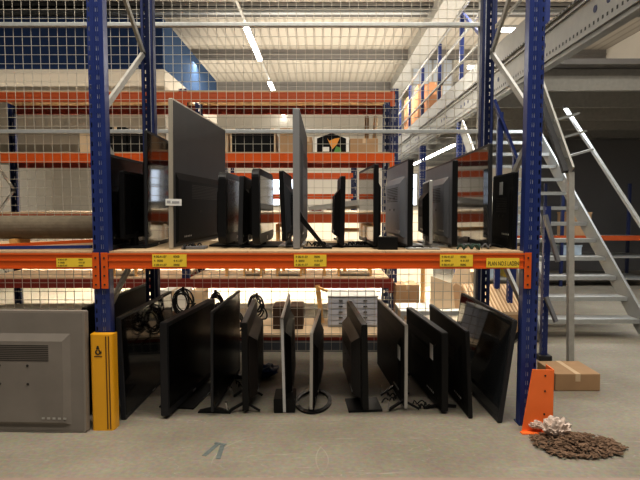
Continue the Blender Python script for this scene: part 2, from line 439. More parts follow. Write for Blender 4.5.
                prism(bm, [(-T/2, .26), (-T/2-.02, .22), (-.21, .0), (-.185, .0), (-T/2, .19)], 'x', .05, .09)
                b2(bm, .05, .09, -.24, -T/2-.02, 0, .012); obj('stand_leg', bm, BLK, root)
    return root
TV = television
# --- upper shelf
TV('black television leaning against the left blue upright, leftmost on the upper shelf', 3.47, 110.5, 102, 153, .78, 144.5, .022, 'R', 'screen', ZB, GU, trim=DKTR, screen=SCRM)
TV('small black monitor in front of the leaning leftmost television on upper shelf', 3.50, 122.5, 121.5, 171, .44, 145, .03, 'R', 'screen', ZB, GU, screen=SCRM, gap=.07, stand='plate')
TV('tall glossy black television just left of the huge pale-edged one on the upper shelf', 3.64, 146, 145.3, 130, .60, 167.5, .018, 'R', 'screen', ZB, GU, trim=DKTR)
t = TV('huge grey-backed television with champagne edge and white sticker on upper shelf', 3.50, 171, 170.3, 98, 1.42, 224, .028, 'R', 'back', ZB, GU, trim=TANT, back=GREYB, low_housing=True, bulge=.018)
bm = NB(); hz = (wz(199, 3.48)-ZB); b2(bm, -.004, -.001, -.075, .035, hz-.045, hz); obj('edge_sticker', bm, PAPER, t)['label'] = 'white sticker with grey print wrapped on the edge'
bm = NB(); b2(bm, -.0055, -.004, -.06, -.01, hz-.03, hz-.015); b2(bm, -.0055, -.004, .0, .025, hz-.028, hz-.012); obj('sticker_print', bm, mat('grey_print', (.35, .35, .36), .6), t)
TV('thick black television immediately right of the huge grey-backed one', 3.55, 222, 222, 172, .88, 243.5, .055, 'R', 'screen', ZB, GU, cr=.05, gap=.03, stand='plate', screen=SCRM)
TV('black television with dark grey edge, second right of the huge grey-backed one', 3.57, 240, 241.5, 176, .62, 252, .03, 'R', 'back', ZB, GU, trim=DKTR, back=BLKM, gap=.03, stand='plate', bulge=.045)
TV('thick rounded black television with glossy screen in the left middle of upper shelf', 3.50, 256, 255, 168, .80, 270, .05, 'R', 'screen', ZB, GU, cr=.06, gap=.03, stand='plate')
TV('slim black television on a silver plate just left of the tall grey panel', 3.58, 284.5, 281, 171, .68, 289.5, .03, 'R', 'back', ZB, GU, back=GREYL, gap=.05, stand='silver_plate', bulge=.03)
TV('very tall pale grey television with black slanting stand leg, centre of upper shelf', 3.50, 296.5, 296, 108, 1.40, 304.5, .045, 'R', 'back', ZB, GU, trim=mat('mid_grey_trim', (.27, .27, .275), .45, .2), back=GREYB, stand='strut', bulge=.012)
TV('narrow black television seen edge-on, first right of the slanting stand leg', 3.58, 342, 343.5, 176, .50, 339.5, .03, 'L', 'back', ZB, GU, gap=.02, stand='plate', bulge=.04)
TV('black television with mirror-like screen right of centre on the upper shelf', 3.52, 376, 376.5, 164, .80, 361, .032, 'L', 'screen', ZB, GU, screen=SCRR, gap=.02, stand='plate')
TV('black-edged television with pale bluish vented back on the upper shelf', 3.48, 410, 411, 159, .92, 389, .035, 'L', 'back', ZB, GU, back=GREYL, gap=.02, stand='plate', bulge=.03)
TV('small television with a bright silver edge between two grey-backed ones', 3.58, 431, 431, 180, .48, 424, .022, 'L', 'back', ZB, GU, trim=SILV, gap=.03, stand='silver_plate', bulge=.04)
TV('black-edged television with dull grey back left of the mirror-like tall screen', 3.52, 454.5, 455.5, 160, .98, 428, .035, 'L', 'back', ZB, GU, back=mat('mid_grey_back', (.15, .155, .17), .45, .2, .2, 6), gap=.02, stand='plate', bulge=.03)
TV('tall glossy television reflecting the mesh and daylight, second from right on the upper shelf', 3.52, 490, 491, 143.5, 1.22, 452, .022, 'L', 'screen', ZB, GU, trim=DKTR, screen=SCRR, stand='plate', gap=.01)
TV('dark television with small sticker leaning on the right blue upright of the shelf', 3.47, 514, 516.5, 172, .52, 495, .025, 'L', 'back', ZB, GU, sticker=(.45, .72, .08, .09), bulge=.006, back=BLKM)
# --- floor row
television('grey-backed television turned away beyond the yellow column guard at far left', 0, 0, 0, 0, 0, 0, .05, 'L', 'back', 0, GL, trim=mat('worn_grey_trim', (.26, .23, .20), .6), back=mat('worn_grey_back', (.22, .195, .17), .6, 0, .2, 5),
           world=((-1.512, 3.265, 0), (-2.42, 3.30, 0), (-1.512, 3.285, wz(311, 3.28))), bulge=.02)
TV('dark television on the floor behind the yellow guarded blue upright', 3.50, 86, 83.5, 308, 1.18, 147.5, .03, 'R', 'back', 0, GL, trim=DKTR, back=BLKM, bulge=.01)
TV('glossy television reflecting cables, first right of the yellow column guard on the floor', 3.44, 123.5, 117.8, 318, 1.12, 170, .03, 'R', 'screen', 0, GL, trim=DKTR)
TV('thick matte black television, second right of the yellow column guard on the floor', 3.45, 164.5, 163.2, 323, .95, 212, .05, 'R', 'screen', 0, GL, trim=mat('charcoal_trim', (.018, .018, .02), .5, spec=.3), screen=SCRM, gap=.02, stand='plate')
TV('thin black television on a wide splayed foot, on the floor left of the brown-backed one', 3.50, 212, 211.5, 311.5, .92, 239, .016, 'R', 'screen', 0, GL, trim=DKTR, gap=.03, stand='near_foot', screen=SCRM)
TV('brown-black television with bulging back on the floor beside the hanging cable coils', 3.55, 245.5, 244, 323, .95, 254.5, .04, 'R', 'back', 0, GL, back=mat('brown_black', (.022, .016, .013), .5, 0, .2, 8, spec=.35), gap=.02, stand='chrome', bulge=.06)
TV('thin silver-edged television leaning slightly left in the middle of the floor row', 3.56, 284.5, 281.8, 318, 1.0, 289, .02, 'R', 'back', 0, GL, trim=mat('bright_silver', (.62, .62, .63), .4, .3), gap=.0, stand='block', bulge=.04, back=BLKB)
TV('shorter television with black and silver edge on an oval ring base', 3.56, 311, 311.5, 333, .86, 320, .022, 'R', 'back', 0, GL, trim=SILV, back=BLKB, gap=.02, stand='oval', bulge=.03)
TV('thick dark television with stepped back on a wide black plate on the floor', 3.56, 366, 364.5, 325, .93, 349, .04, 'L', 'back', 0, GL, back=mat('smoky_back', (.022, .019, .018), .4, 0, .2, 8, spec=.35), gap=.02, stand='front_plate', bulge=.06)
TV('slim dark television with silver edge and white sticker, on chrome-tipped feet', 3.58, 406, 406.5, 325, 1.05, 378.5, .022, 'L', 'back', 0, GL, trim=SILV, back=BLKB, gap=.02, stand='chrome', sticker=(.08, .55, .08, .10), bulge=.012)
TV('thick black television with white sticker high on its back, third from right on the floor', 3.54, 445, 445, 333, .93, 409, .045, 'L', 'back', 0, GL, back=BLKM, gap=.015, sticker=(.14, .60, .07, .11), bulge=.02, stand='feet')
TV('plain thin black television second from right on the floor', 3.46, 471, 467.5, 331.5, 1.0, 430.5, .025, 'L', 'back', 0, GL, back=BLKM, bulge=.012)
TV('glossy television leaning steeply on the right upright, rightmost on the floor', 3.385, 500, 516, 321, 1.12, 463, .028, 'L', 'screen', 0, GL, trim=DKTR, screen=SCRR)

# ---------------------------------------------------------------- wire mesh fence behind the rack
YM = 5.02
mesh_ = thing('wire_mesh_panel', 'tall pale wire mesh screen standing behind the televisions', 'mesh panel', (-1, YM, 0))
mx0, mx1, mz1, st = -4.2, wx(481, YM, 2.5), 4.5, .0835
bm = NB(); n = int((mx1-mx0)/st)
for i in range(n+1):
    x = mx1-i*st; b2(bm, x-.0022, x+.0022, YM-.0022, YM+.0022, .04, mz1)
k = 0
while .04+k*st < mz1:
    z = .04+k*st; b2(bm, mx0, mx1, YM-.0066, YM-.0022, z-.0022, z+.0022); k += 1
obj('wire_grid', rel(bm, mesh_.location), WIRE, mesh_)
for py in (24.5, 131.5):
    bm = NB(); z = wz(py, YM-.03); b2(bm, mx0, mx1, YM-.045, YM-.009, z-.018, z+.018, .004); obj('rail', rel(bm, mesh_.location), GALV, mesh_)
for x in (mx0, mx1-.03):
    bm = NB(); b2(bm, x, x+.03, YM+.003, YM+.033, 0, mz1); obj('post', rel(bm, mesh_.location), GALV2, mesh_)

# ---------------------------------------------------------------- second rack behind
Y2, Y2R, X2R, X2L = 6.85, 7.78, .93, -1.82
X2LL = X2L-2.75
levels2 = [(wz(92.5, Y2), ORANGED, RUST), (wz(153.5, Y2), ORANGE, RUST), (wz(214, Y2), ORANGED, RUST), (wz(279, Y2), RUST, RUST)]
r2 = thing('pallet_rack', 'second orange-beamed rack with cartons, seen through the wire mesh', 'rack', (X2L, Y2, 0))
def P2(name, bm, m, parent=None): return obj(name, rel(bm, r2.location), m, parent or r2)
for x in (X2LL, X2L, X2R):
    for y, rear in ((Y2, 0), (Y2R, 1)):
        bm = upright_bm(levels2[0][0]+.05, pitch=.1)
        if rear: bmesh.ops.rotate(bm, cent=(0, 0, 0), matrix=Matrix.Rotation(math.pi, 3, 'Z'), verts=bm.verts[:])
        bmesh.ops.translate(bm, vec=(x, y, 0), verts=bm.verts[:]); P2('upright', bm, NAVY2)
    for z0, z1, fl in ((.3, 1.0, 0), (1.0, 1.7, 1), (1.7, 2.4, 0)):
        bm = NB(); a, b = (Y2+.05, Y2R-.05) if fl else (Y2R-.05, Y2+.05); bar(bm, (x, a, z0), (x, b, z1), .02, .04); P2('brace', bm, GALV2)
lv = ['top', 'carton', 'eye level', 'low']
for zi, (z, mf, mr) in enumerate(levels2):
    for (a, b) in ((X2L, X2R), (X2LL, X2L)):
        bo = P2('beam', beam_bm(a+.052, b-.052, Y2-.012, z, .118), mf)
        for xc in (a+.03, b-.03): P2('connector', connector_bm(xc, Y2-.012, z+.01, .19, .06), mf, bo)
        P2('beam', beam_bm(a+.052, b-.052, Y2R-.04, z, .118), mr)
        where = ('under the cartons with printed boxes', 'at the height of the upper televisions', 'low behind the floor televisions')
        nm = {0: 'top deck board of the rear rack', 1: 'deck board under the cartons of the rear rack', 2: 'deck board at eye level of the rear rack', 3: 'lowest deck board of the rear rack'}[zi]
        board(a+.055, b-.055, Y2-.005, Y2R, z+.02, nm+(', behind mesh at centre' if a == X2L else ', left bay'), .02, CARDL if zi == 3 else WOOD)
# cartons on rear rack
def carton(name, label, px0, px1, pyt, zb, Y, D, m, group=None, lidm=None, cat='carton', flaps=False):
    zt = wz(pyt, Y); x0, x1 = wx(px0, Y, zb), wx(px1, Y, zb)
    l = ((x0+x1)/2, Y+D/2, zb); w, h = x1-x0, zt-zb
    t = thing(name, label, cat, l, group=group)
    bm = NB(); b2(bm, -w/2, w/2, -D/2, D/2, .001, h, .006); obj('body', bm, m, t)
    bm = NB(); b2(bm, -.02, .02, -D/2-.001, D/2+.001, h-.0005, h+.001); b2(bm, -.02, .02, -D/2-.002, -D/2, h-.06, h); obj('tape', bm, lidm or CARDL, t)
    if flaps:
        for s in (-1, 1):
            bm = NB(); bar(bm, (s*w/2, 0, h), (s*(w/2+.12), 0, h+.1), .9*D, .004, (0, 0, 1)); obj('flap', bm, m, t)
    return t, w, h, D
z1 = levels2[1][0]+.02
GC = 'cartons on the rear rack'
t, w, h, D = carton('television_carton', 'wide black carton with clipped corners and white handle patch behind mesh', 232, 274, 128.5, z1, Y2+.05, .5, BLKM, GC)
bm = NB(); prism(bm, [(-.09, h-.02), (.09, h-.02), (.07, h-.055), (-.07, h-.055)], 'y', -D/2-.004, -D/2-.001); obj('handle_patch', bm, WHITE, t)
for s in (-1, 1):
    bm = NB(); prism(bm, [(s*w/2, h+.001), (s*(w/2-.05), h+.001), (s*(w/2+.004), h-.06)], 'y', -D/2-.003, D/2+.003); obj('corner', bm, CARDL, t)
    bm = NB(); b2(bm, s*(w/2)-.0, s*(w/2+.02), -D/2, D/2, 0.001, h-.05); obj('side_panel', bm, CARDL, t)
carton('cardboard_carton', 'plain brown carton just right of the black carton with white handle', 280, 303, 128, z1, Y2+.05, .5, CARD, GC)
carton('cardboard_carton', 'small brown carton beside the tall grey television edge', 303.8, 312, 137, z1, Y2+.05, .5, CARD, GC)
t, w, h, D = carton('television_carton', 'white-sided carton with dark front picture of an orange and green plant', 314, 349, 137, z1, Y2+.05, .45, WHITE, GC)
bm = NB(); prism(bm, [(-w/2+.04, .0), (w/2-.04, .0), (w/2-.04, h-.02), (0, h+.05), (-w/2+.04, h-.02)], 'y', -D/2-.006, -D/2-.001); obj('front_picture', bm, BLKM, t)
bm = NB(); prism(bm, [(-.06, .19), (-.03, .15), (.04, .18), (.11, .19), (.07, .10), (.01, .04), (-.02, .10)], 'y', -D/2-.008, -D/2-.006); obj('orange_print', bm, mat('orange_print', (.75, .33, .06), .6), t)
bm = NB(); prism(bm, [(.03, .0), (.13, .0), (.12, .06), (.06, .08)], 'y', -D/2-.009, -D/2-.006); obj('green_print', bm, mat('green_print', (.12, .3, .08), .6), t)
bm = NB(); b2(bm, -.12, -.03, -D/2-.009, -D/2-.006, .01, .07); obj('pale_print', bm, WHITE, t)
carton('cardboard_carton', 'wide brown carton at the right end of the rear rack', 350, 378, 138.5, z1, Y2+.05, .5, CARD, GC)
carton('television_carton', 'black carton seen between the blue uprights at upper left', 106, 126, 127, z1, Y2+.05, .45, BLKM, GC)
carton('television_carton', 'black carton hidden partly by the rear left blue upright', 128, 146, 129, z1, Y2+.05, .45, BLKM, GC)
carton('cardboard_carton', 'light carton at far left behind the front blue upright', 80, 102, 131, z1, Y2+.05, .45, CARDL, GC)
carton('cardboard_carton', 'pale carton glimpsed left of the black carton with white handle', 200, 228, 130, z1, Y2+.05, .45, CARDL, GC)
# rolled paper leaning on top of the right carton
for i, (a, b, lb) in enumerate(((365, 369, 'brown cardboard tube upright behind the right end carton'), (372, 376, 'pale cardboard tube leaning beside the brown tube'))):
    t = thing('cardboard_tube', lb, 'tube', (wx(a+2, 7.5, 2.4), 7.55, z1), group='tubes on the rear rack')
    bm = NB(); cyl(bm, (0, 0, .01), (.03*i, 0, wz(116, 7.5)-z1), .03, 14); obj('tube_wall', bm, CARD if i == 0 else CARDL, t, True)
    bm = NB(); cyl(bm, (.03*i, 0, wz(116, 7.5)-z1), (.03*i, 0, wz(116, 7.5)-z1+.002), .022, 12); obj('tube_end', bm, CARDD, t)
# eye level and below: metal profiles, wooden frames
z2 = levels2[2][0]+.02
for i, (xa, xb, dy, dz) in enumerate([(-.12, .62, .1, .09), (-.2, .70, .22, .13), (.05, .80, .35, .05)]):
    bm = NB(); bar(bm, (xa, Y2+dy, z2+.03), (xb, Y2+dy+.1, z2+.03+dz), .06, .012); bar(bm, (xa, Y2+dy-.03, z2+.05), (xb, Y2+dy+.07, z2+.05+dz), .006, .05)
    bar(bm, (xa, Y2+dy+.03, z2+.05), (xb, Y2+dy+.13, z2+.05+dz), .006, .05)
    tag(obj('metal_profile', bm, GALV2), ['front', 'middle', 'rear'][i]+' long grey steel channel lying at a slant on the rear rack', 'channel', 'steel channels on the rear rack')
t, w, h, D = carton('cardboard_carton', 'white flat carton with red print on rear rack behind the slanting stand leg', 309, 324, 205, z2, Y2+.4, .3, WHITE)
bm = NB(); b2(bm, -.07, .07, -D/2-.003, -D/2-.001, .02, .06); obj('red_print', bm, RUST, t)
# far orange racks (third row)
r3 = thing('pallet_rack', 'distant orange rack seen between the upper televisions', 'rack', (-3, 14, 0))
def P3(name, bm, m): return obj(name, rel(bm, (-3, 14, 0)), m, r3)
xa3, xb3 = -6.0, wx(355, 14, 2.3)
for x in (xa3, -2.6, xb3):
    for y in (14, 15):
        bm = upright_bm(2.7, pitch=.2); bmesh.ops.translate(bm, vec=(x, y, 0), verts=bm.verts[:]); P3('upright', bm, NAVY2)
for py in (173, 194):
    z = wz(py, 14)
    for a, b in ((xa3, -2.6), (-2.6, xb3)):
        for y in (13.98, 15): P3('beam', beam_bm(a+.05, b-.05, y, z, .12), ORANGE)
# ---------------------------------------------------------------- low platform with boxes
PZ = .17; PY0, PY1 = 5.12, 5.9
pl = thing('low_platform', 'low wooden platform with red edge stripe behind the floor televisions', 'platform', (-.6, PY0, 0))
px0_, px1_ = -1.9, wx(396, PY0, .1)
bm = NB(); b2(bm, px0_, px1_, PY0, PY1, PZ-.025, PZ); obj('deck', rel(bm, pl.location), CARDL, pl)
bm = NB(); b2(bm, px0_, px1_, PY0-.004, PY0+.04, PZ-.055, PZ-.026); obj('red_edge', rel(bm, pl.location), RUST, pl)
bm = NB(); b2(bm, px0_, px1_, PY0+.0, PY0+.04, .0, PZ-.056); obj('front_board', rel(bm, pl.location), mat('slate_board', (.09, .10, .12), .5, 0, .2, 8), pl)
for x in (px0_+.02, (px0_+px1_)/2, px1_-.1):
    bm = NB(); b2(bm, x, x+.08, PY0+.05, PY1, 0, PZ-.026); obj('bearer', rel(bm, pl.location), PINE, pl)
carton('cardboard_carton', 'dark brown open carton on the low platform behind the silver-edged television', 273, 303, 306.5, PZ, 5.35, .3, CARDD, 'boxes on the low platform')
# drawer cabinet
zc, Yc = PZ, 5.45
x0, x1 = wx(328, Yc, .4), wx(378, Yc, .4); ht = wz(297, Yc)-zc
cab = thing('drawer_cabinet', 'pale grey two-column cabinet of small drawers on the low platform', 'cabinet', ((x0+x1)/2, Yc, zc))
w = x1-x0; PG = mat('pale_grey_cabinet', (.55, .57, .64), .5, 0, .05, 5)
bm = NB(); b2(bm, -w/2, w/2, .012, .40, .001, ht, .004); obj('body', bm, PG, cab)
for c_ in range(2):
    for r_ in range(5):
        dw, dh = (w-.03)/2, (ht-.02)/5
        xa = -w/2+.01+c_*(dw+.01); za = .01+r_*dh
        bm = NB(); b2(bm, xa, xa+dw, -.0, .0115, za+.005, za+dh-.005, .003); d = obj('drawer', bm, PG, cab)
        bm = NB(); b2(bm, xa+dw*.42, xa+dw*.58, -.012, -.0005, za+dh*.45, za+dh*.6); obj('handle', bm, DKTR, d)
bm = NB(); b2(bm, -w/2-.005, w/2+.005, -.005, .405, ht+.001, ht+.012); obj('top', bm, WHITE, cab)
# bits beside it
l = (wx(322, 5.6, .5), 5.62, PZ)
t = thing('plank', 'short yellow pine plank propped left of the drawer cabinet', 'plank', l)
bm = NB(); bar(bm, (0, 0, .01), (-.05, .05, .42), .05, .02, (0, 1, 0)); obj('board', bm, PINE, t)
bm = NB(); bar(bm, (-.04, .0, .40), (.06, -.02, .36), .05, .02); obj('crosspiece', bm, PINE, t)
# white cartons stacked left, below the beam
carton('cardboard_carton', 'white carton low behind the left floor televisions near the blue rear post', 160, 186, 291, wz(312, 5.9), 5.95, .3, WHITE, 'pale cartons at left behind the mesh')
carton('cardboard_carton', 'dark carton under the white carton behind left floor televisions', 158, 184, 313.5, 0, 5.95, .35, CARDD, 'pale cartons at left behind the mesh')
carton('cardboard_carton', 'cream carton standing open behind the mesh beside the rear rack post', 190, 203, 292, 0, 6.1, .3, CARDL, 'pale cartons at left behind the mesh')
# cable coils hung on the mesh
def cable_mesh(name, pts, rad, m, loc):
    cu = bpy.data.curves.new(name, 'CURVE'); cu.dimensions = '3D'; cu.bevel_depth = rad; cu.bevel_resolution = 1
    sp = cu.splines.new('POLY'); sp.points.add(len(pts)-1)
    for p, q in zip(sp.points, pts): p.co = (*q, 1)
    t = bpy.data.objects.new('src', cu); C.objects.link(t); bpy.context.view_layer.update()
    me = bpy.data.meshes.new_from_object(t); bpy.data.objects.remove(t); me.materials.clear(); me.materials.append(m)
    o = bpy.data.objects.new(name, me); C.objects.link(o); o.location = loc
    return o
def coil(label, px, py, r, Y, turns=6, tail=.25, m=BLK):
    z = wz(py, Y); x = wx(px, Y, z); rr_ = random.Random(px)
    pts = []; n = turns*22; c1, c2, ax = 0, 0, .7
    for i in range(n):
        a = 2*math.pi*i/22
        if i % 22 == 0: c1, c2, ax = rr_.uniform(-.025, .025), rr_.uniform(-.03, .03), rr_.uniform(.55, .85); rk = r*rr_.uniform(.75, 1.1)
        pts.append((rk*ax*math.cos(a)+c1, -.022*math.sin(i*.21), rk*math.sin(a)+c2))
    for i in range(14):
        s_ = i/13; pts.append((r*.6+.05*math.sin(s_*5+px), -.01, -tail*s_+.02*math.sin(s_*9)))
    o = cable_mesh('cable_coil', pts, .007, m, (x, Y, z))
    bm = NB(); cyl(bm, (0, .03, r*.9), (0, -.03, r*.9+.01), .006, 8); b2(bm, -.012, .012, -.02, -.01, -.03+r, r+.05); obj('hanging_hook', bm, BLK, o)
    return tag(o, label, 'cable', 'black cable coils hung on the mesh', 'thing')
coil('coiled black cable hanging behind the leftmost glossy floor television', 184, 303, .11, YM-.04)
coil('coiled black cable hanging between the matte thick and the thin floor televisions', 222, 318, .13, YM-.04)
coil('large black cable ring hanging left of the brown-backed television', 236, 322, .075, YM-.04)
coil('coiled black cable with pale plug right of the brown-backed television', 257, 306, .08, YM-.04, tail=.18)
coil('tangled black cable hanging behind the second upper shelf television gap', 216, 302, .07, YM-.04, tail=.3)
# blue bag and small items on the floor in the dark
bm = NB(); bmesh.ops.create_icosphere(bm, subdivisions=3, radius=1)
for v in bm.verts:
    k_ = 1+.35*noise.noise(v.co*2.3); v.co = Vector((v.co.x*.13*k_, v.co.y*.1*k_, max(0, (v.co.z*.5+.45))*.11*k_))
o = obj('plastic_bag', bm, mat('blue_bag', (.02, .045, .14), .3, 0, .3, 8)); o.location = (wx(262, 4.35, .05), 4.35, .002)
tag(o, 'crumpled dark blue bag on the floor left of the silver-edged television', 'bag')
# right side clutter low behind mesh
l = (wx(423, 6.3, .8), 6.3, 0); t = thing('timber_post', 'upright orange-brown timber post behind the floor televisions at right', 'post', l)
bm = NB(); b2(bm, -.02, .02, -.03, .03, 0, wz(262, 6.3)); obj('post_body', bm, PINE, t)
bm = NB(); b2(bm, -.12, .12, -.08, .08, 0, .02); obj('post_base', bm, PINE, t)
def sheet(label, pts, Y0, Y1, m, t_=.012, grp='cardboard sheets at the right behind the mesh'):
    """pts: px,py outline; lower points at Y0, upper lean to Y1"""
    ys = [p[1] for p in pts]; lo, hi = max(ys), min(ys)
    bm = NB(); A = []
    for px, py in pts:
        Y = Y0+(Y1-Y0)*(lo-py)/(lo-hi); z = wz(py, Y); A.append(Vector((wx(px, Y, z), Y, z)))
    o_ = A[0].copy()
    va = [bm.verts.new(p-o_) for p in A]; vb = [bm.verts.new(p-o_+Vector((0, t_, 0))) for p in A]
    bm.faces.new(va); bm.faces.new(vb[::-1])
    for i in range(len(A)): bm.faces.new((va[i], va[(i+1) % len(A)], vb[(i+1) % len(A)], vb[i]))
    o = obj('cardboard_sheet', bm, m); o.location = o_
    return tag(o, label, 'cardboard', grp)
# low bench carrying them
bY = 5.75; bz = wz(311, bY)
bn = thing('steel_bench', 'low grey steel bench behind the floor televisions at right', 'bench', (1.1, bY, 0))
bxa, bxb = wx(401, bY, bz), wx(478, bY, bz)
bm = NB(); b2(bm, bxa-1.1, bxb-1.1, 0, .5, bz-.02, bz); obj('top', bm, WHITE, bn)
bm = NB(); b2(bm, bxa-1.1, bxb-1.1, -.01, -.0, bz-.05, bz-.002); obj('rim', bm, GALV, bn)
bm = NB(); b2(bm, bxa-1.1, bxb-1.1, .5, .51, bz-.05, bz-.002); obj('rim', bm, GALV, bn)
for x in (bxa-1.1+.02, bxb-1.1-.02):
    for y in (.02, .48):
        bm = NB(); b2(bm, x-.018, x+.018, y-.018, y+.018, 0, bz-.021); obj('leg', bm, GALV2, bn)
sheet('large pale cardboard sheet leaning on the bench right of the timber post', [(430, 311), (455, 308), (453, 284), (431, 276)], bY+.1, bY+.25, CARDL)
sheet('brown folded cardboard behind the large pale sheet', [(452, 311), (470, 311), (466, 290), (456, 283), (451, 288)], bY+.15, bY+.3, CARD)
sheet('crumpled light cardboard wedge above the pale sheet', [(448, 292), (472, 288), (470, 266), (458, 264)], bY+.3, bY+.45, CARDL)
carton('cardboard_carton', 'carton on the floor left of the timber post at right', 396, 419, 285, 0, 6.6, .4, CARD, 'cartons at the right behind the mesh')
carton('cardboard_carton', 'large pale carton behind the rear blue post at right', 462, 482, 272, 0, 6.7, .4, CARDL, 'cartons at the right behind the mesh')
# stack of corrugated sheets, ribbed
l = (wx(503, 5.6, .6), 5.6, 0)
t = thing('corrugated_stack', 'slanting stack of ribbed tan corrugated sheets left of the right upright', 'cardboard stack', l)
zb_, zt_ = wz(312, 5.6), wz(284, 6.1)
bm = NB(); b2(bm, -.28, .24, .0, .5, 0, zb_-.03); obj('carton_below', bm, CARD, t)
bm = NB()
prism(bm, [(.0, zb_-.03), (0, zb_), (.5, zt_), (.5, zt_-.03)], 'x', -.32, .28); obj('sheet_stack', bm, CARDL, t)
bm = NB()
for i in range(15): bar(bm, (-.31+i*.04, .0, zb_+.004), (-.31+i*.04, .5, zt_+.004), .014, .008)
obj('ribs', bm, CARD, t)
# ---------------------------------------------------------------- loose cables and small pieces
def loose(label, px, Y, z, L, seed, m=BLK, grp='loose cables on the upper shelf', r_=.005):
    rr = random.Random(seed); pts = []; a = rr.uniform(-.5, .5); x = y = 0
    for i in range(60):
        a += rr.uniform(-.55, .55); x += math.cos(a)*L/60; y += math.sin(a)*L/60*.6
        y = max(-.09, min(.35, y)); pts.append((x, y, r_+abs(.03*math.sin(i*.33+seed))*(1 if i % 60 else 0)))
    o = cable_mesh('loose_cable', pts, r_, m, (wx(px, Y, z), Y, z))
    return tag(o, label, 'cable', grp, 'thing')
GYC = mat('grey_cable', (.16, .16, .17), .5); GRC = mat('dark_green_cable', (.02, .05, .035), .5)
loose('thin black cable lying between the tall grey panel and the slanting stand leg', 306, 3.75, ZB, .35, 1)
loose('black cable on the shelf right of the slanting stand leg', 345, 3.7, ZB, .3, 2)
loose('dark green cable snaking on the shelf before the tall glossy screen', 456, 3.45, ZB, .34, 3, GRC, r_=.007)
loose('second, grey cable beside the dark green one on the upper shelf', 462, 3.58, ZB, .28, 4, GYC)
loose('black cable behind the champagne-edged television foot on the shelf', 183, 3.46, ZB, .3, 5)
loose('black cable on the floor near the chrome-tipped feet', 381, 3.75, 0, .35, 6, grp='loose cables on the floor')
loose('black cable on the floor by the dark blue bag', 255, 4.1, 0, .4, 7, grp='loose cables on the floor')
loose('black cable on the floor under the second floor television from the right', 412, 3.72, 0, .45, 8, grp='loose cables on the floor')
for i, (px, Y, w_, d_, hh, m_, nm, lb) in enumerate([(193, 3.50, .16, .10, .02, GYC, 'remote_control', 'flat dark grey remote lying right of the champagne-edged television'),
        (388, 3.46, .13, .12, .085, BLK, 'power_adapter', 'black box-shaped power unit on the shelf left of the pale vented back'),
        (424, 3.46, .22, .10, .012, SILV, 'metal_plate', 'bright flat metal plate lying before the small silver-edged television'),
        (508, 3.62, .10, .20, .012, BLKM, 'plastic_plate', 'black plastic plate under the leaning right television')]):
    z = ZB; l = (wx(px, Y, z), Y, z)
    t = thing(nm, lb, nm.split('_')[-1] if nm != 'remote_control' else 'remote', l)
    bm = NB(); b2(bm, -w_/2, w_/2, 0, d_, .001, hh, .003); obj('body', bm, m_, t)
    bm = NB()
    for k in range(3): b2(bm, -w_*.3+k*w_*.25, -w_*.3+k*w_*.25+.018, d_*.3, d_*.5, hh, hh+.002)
    obj('raised_buttons', bm, INK, t)
# open pine frames and slanted planks on the low deck of the rear rack
zl_ = levels2[3][0]+.02
for i, (pa, pb, py) in enumerate(((243, 262, 226), (276, 302, 224), (338, 372, 229), (112, 136, 228))):
    Y = Y2+.12; x0, x1 = wx(pa, Y, 1), wx(pb, Y, 1); h = wz(py, Y)-zl_
    t = thing('wooden_frame', ['small open pine frame crate behind the thick rounded television', 'open pine frame crate behind the tall grey panel', 'wide low pine frame crate behind the narrow television', 'open pine frame crate at far left behind the leaning television'][i], 'crate', ((x0+x1)/2, Y, zl_), group='pine crates on the rear rack')
    w = x1-x0
    for sx in (-w/2, w/2-.03):
        for sy in (0, .3): bm = NB(); b2(bm, sx, sx+.03, sy, sy+.03, .001, h); obj('post', bm, PINE, t)
    for sy in (-.012, .33): bm = NB(); b2(bm, -w/2, w/2, sy, sy+.012, h-.04, h); obj('rail', bm, PINE, t)
    bm = NB(); b2(bm, -w/2, w/2, .031, .3, .02, .04); obj('floor_board', bm, WOOD, t)
for i, (x, y, dx, dz, m_) in enumerate(((-.95, .2, .32, .16, CARDL), (-.25, .3, .34, -.05, WHITE), (.02, .2, .36, .12, CARDL), (.3, .35, -.3, .14, BLKM), (-1.3, .15, .3, .2, BLKM), (-.55, .4, .4, .1, WHITE))):
    z = zl_+.36 if dz > 0 else zl_+.42
    t_ = thing('plank', ['light plank at a slant behind the pine crates, left one', 'white board lying flat behind the slanting stand leg', 'light plank at a slant behind the slanting stand leg', 'black strip crossing the light plank on the rear rack', 'black strip at a slant left of the pine crates', 'white strip behind the tall grey panel on the rear rack'][i], 'plank', (x, Y2+y, zl_), group='planks stacked on the rear rack')
    bm = NB(); bar(bm, (-dx/2, 0, .36-zl_*0), (dx/2, .02, .36+dz), .07, .02); obj('board', bm, m_, t_)
    bm = NB(); b2(bm, -.02, .02, -.02, .04, .001, .36+dz/2-.012); obj('trestle', bm, PINE, t_)
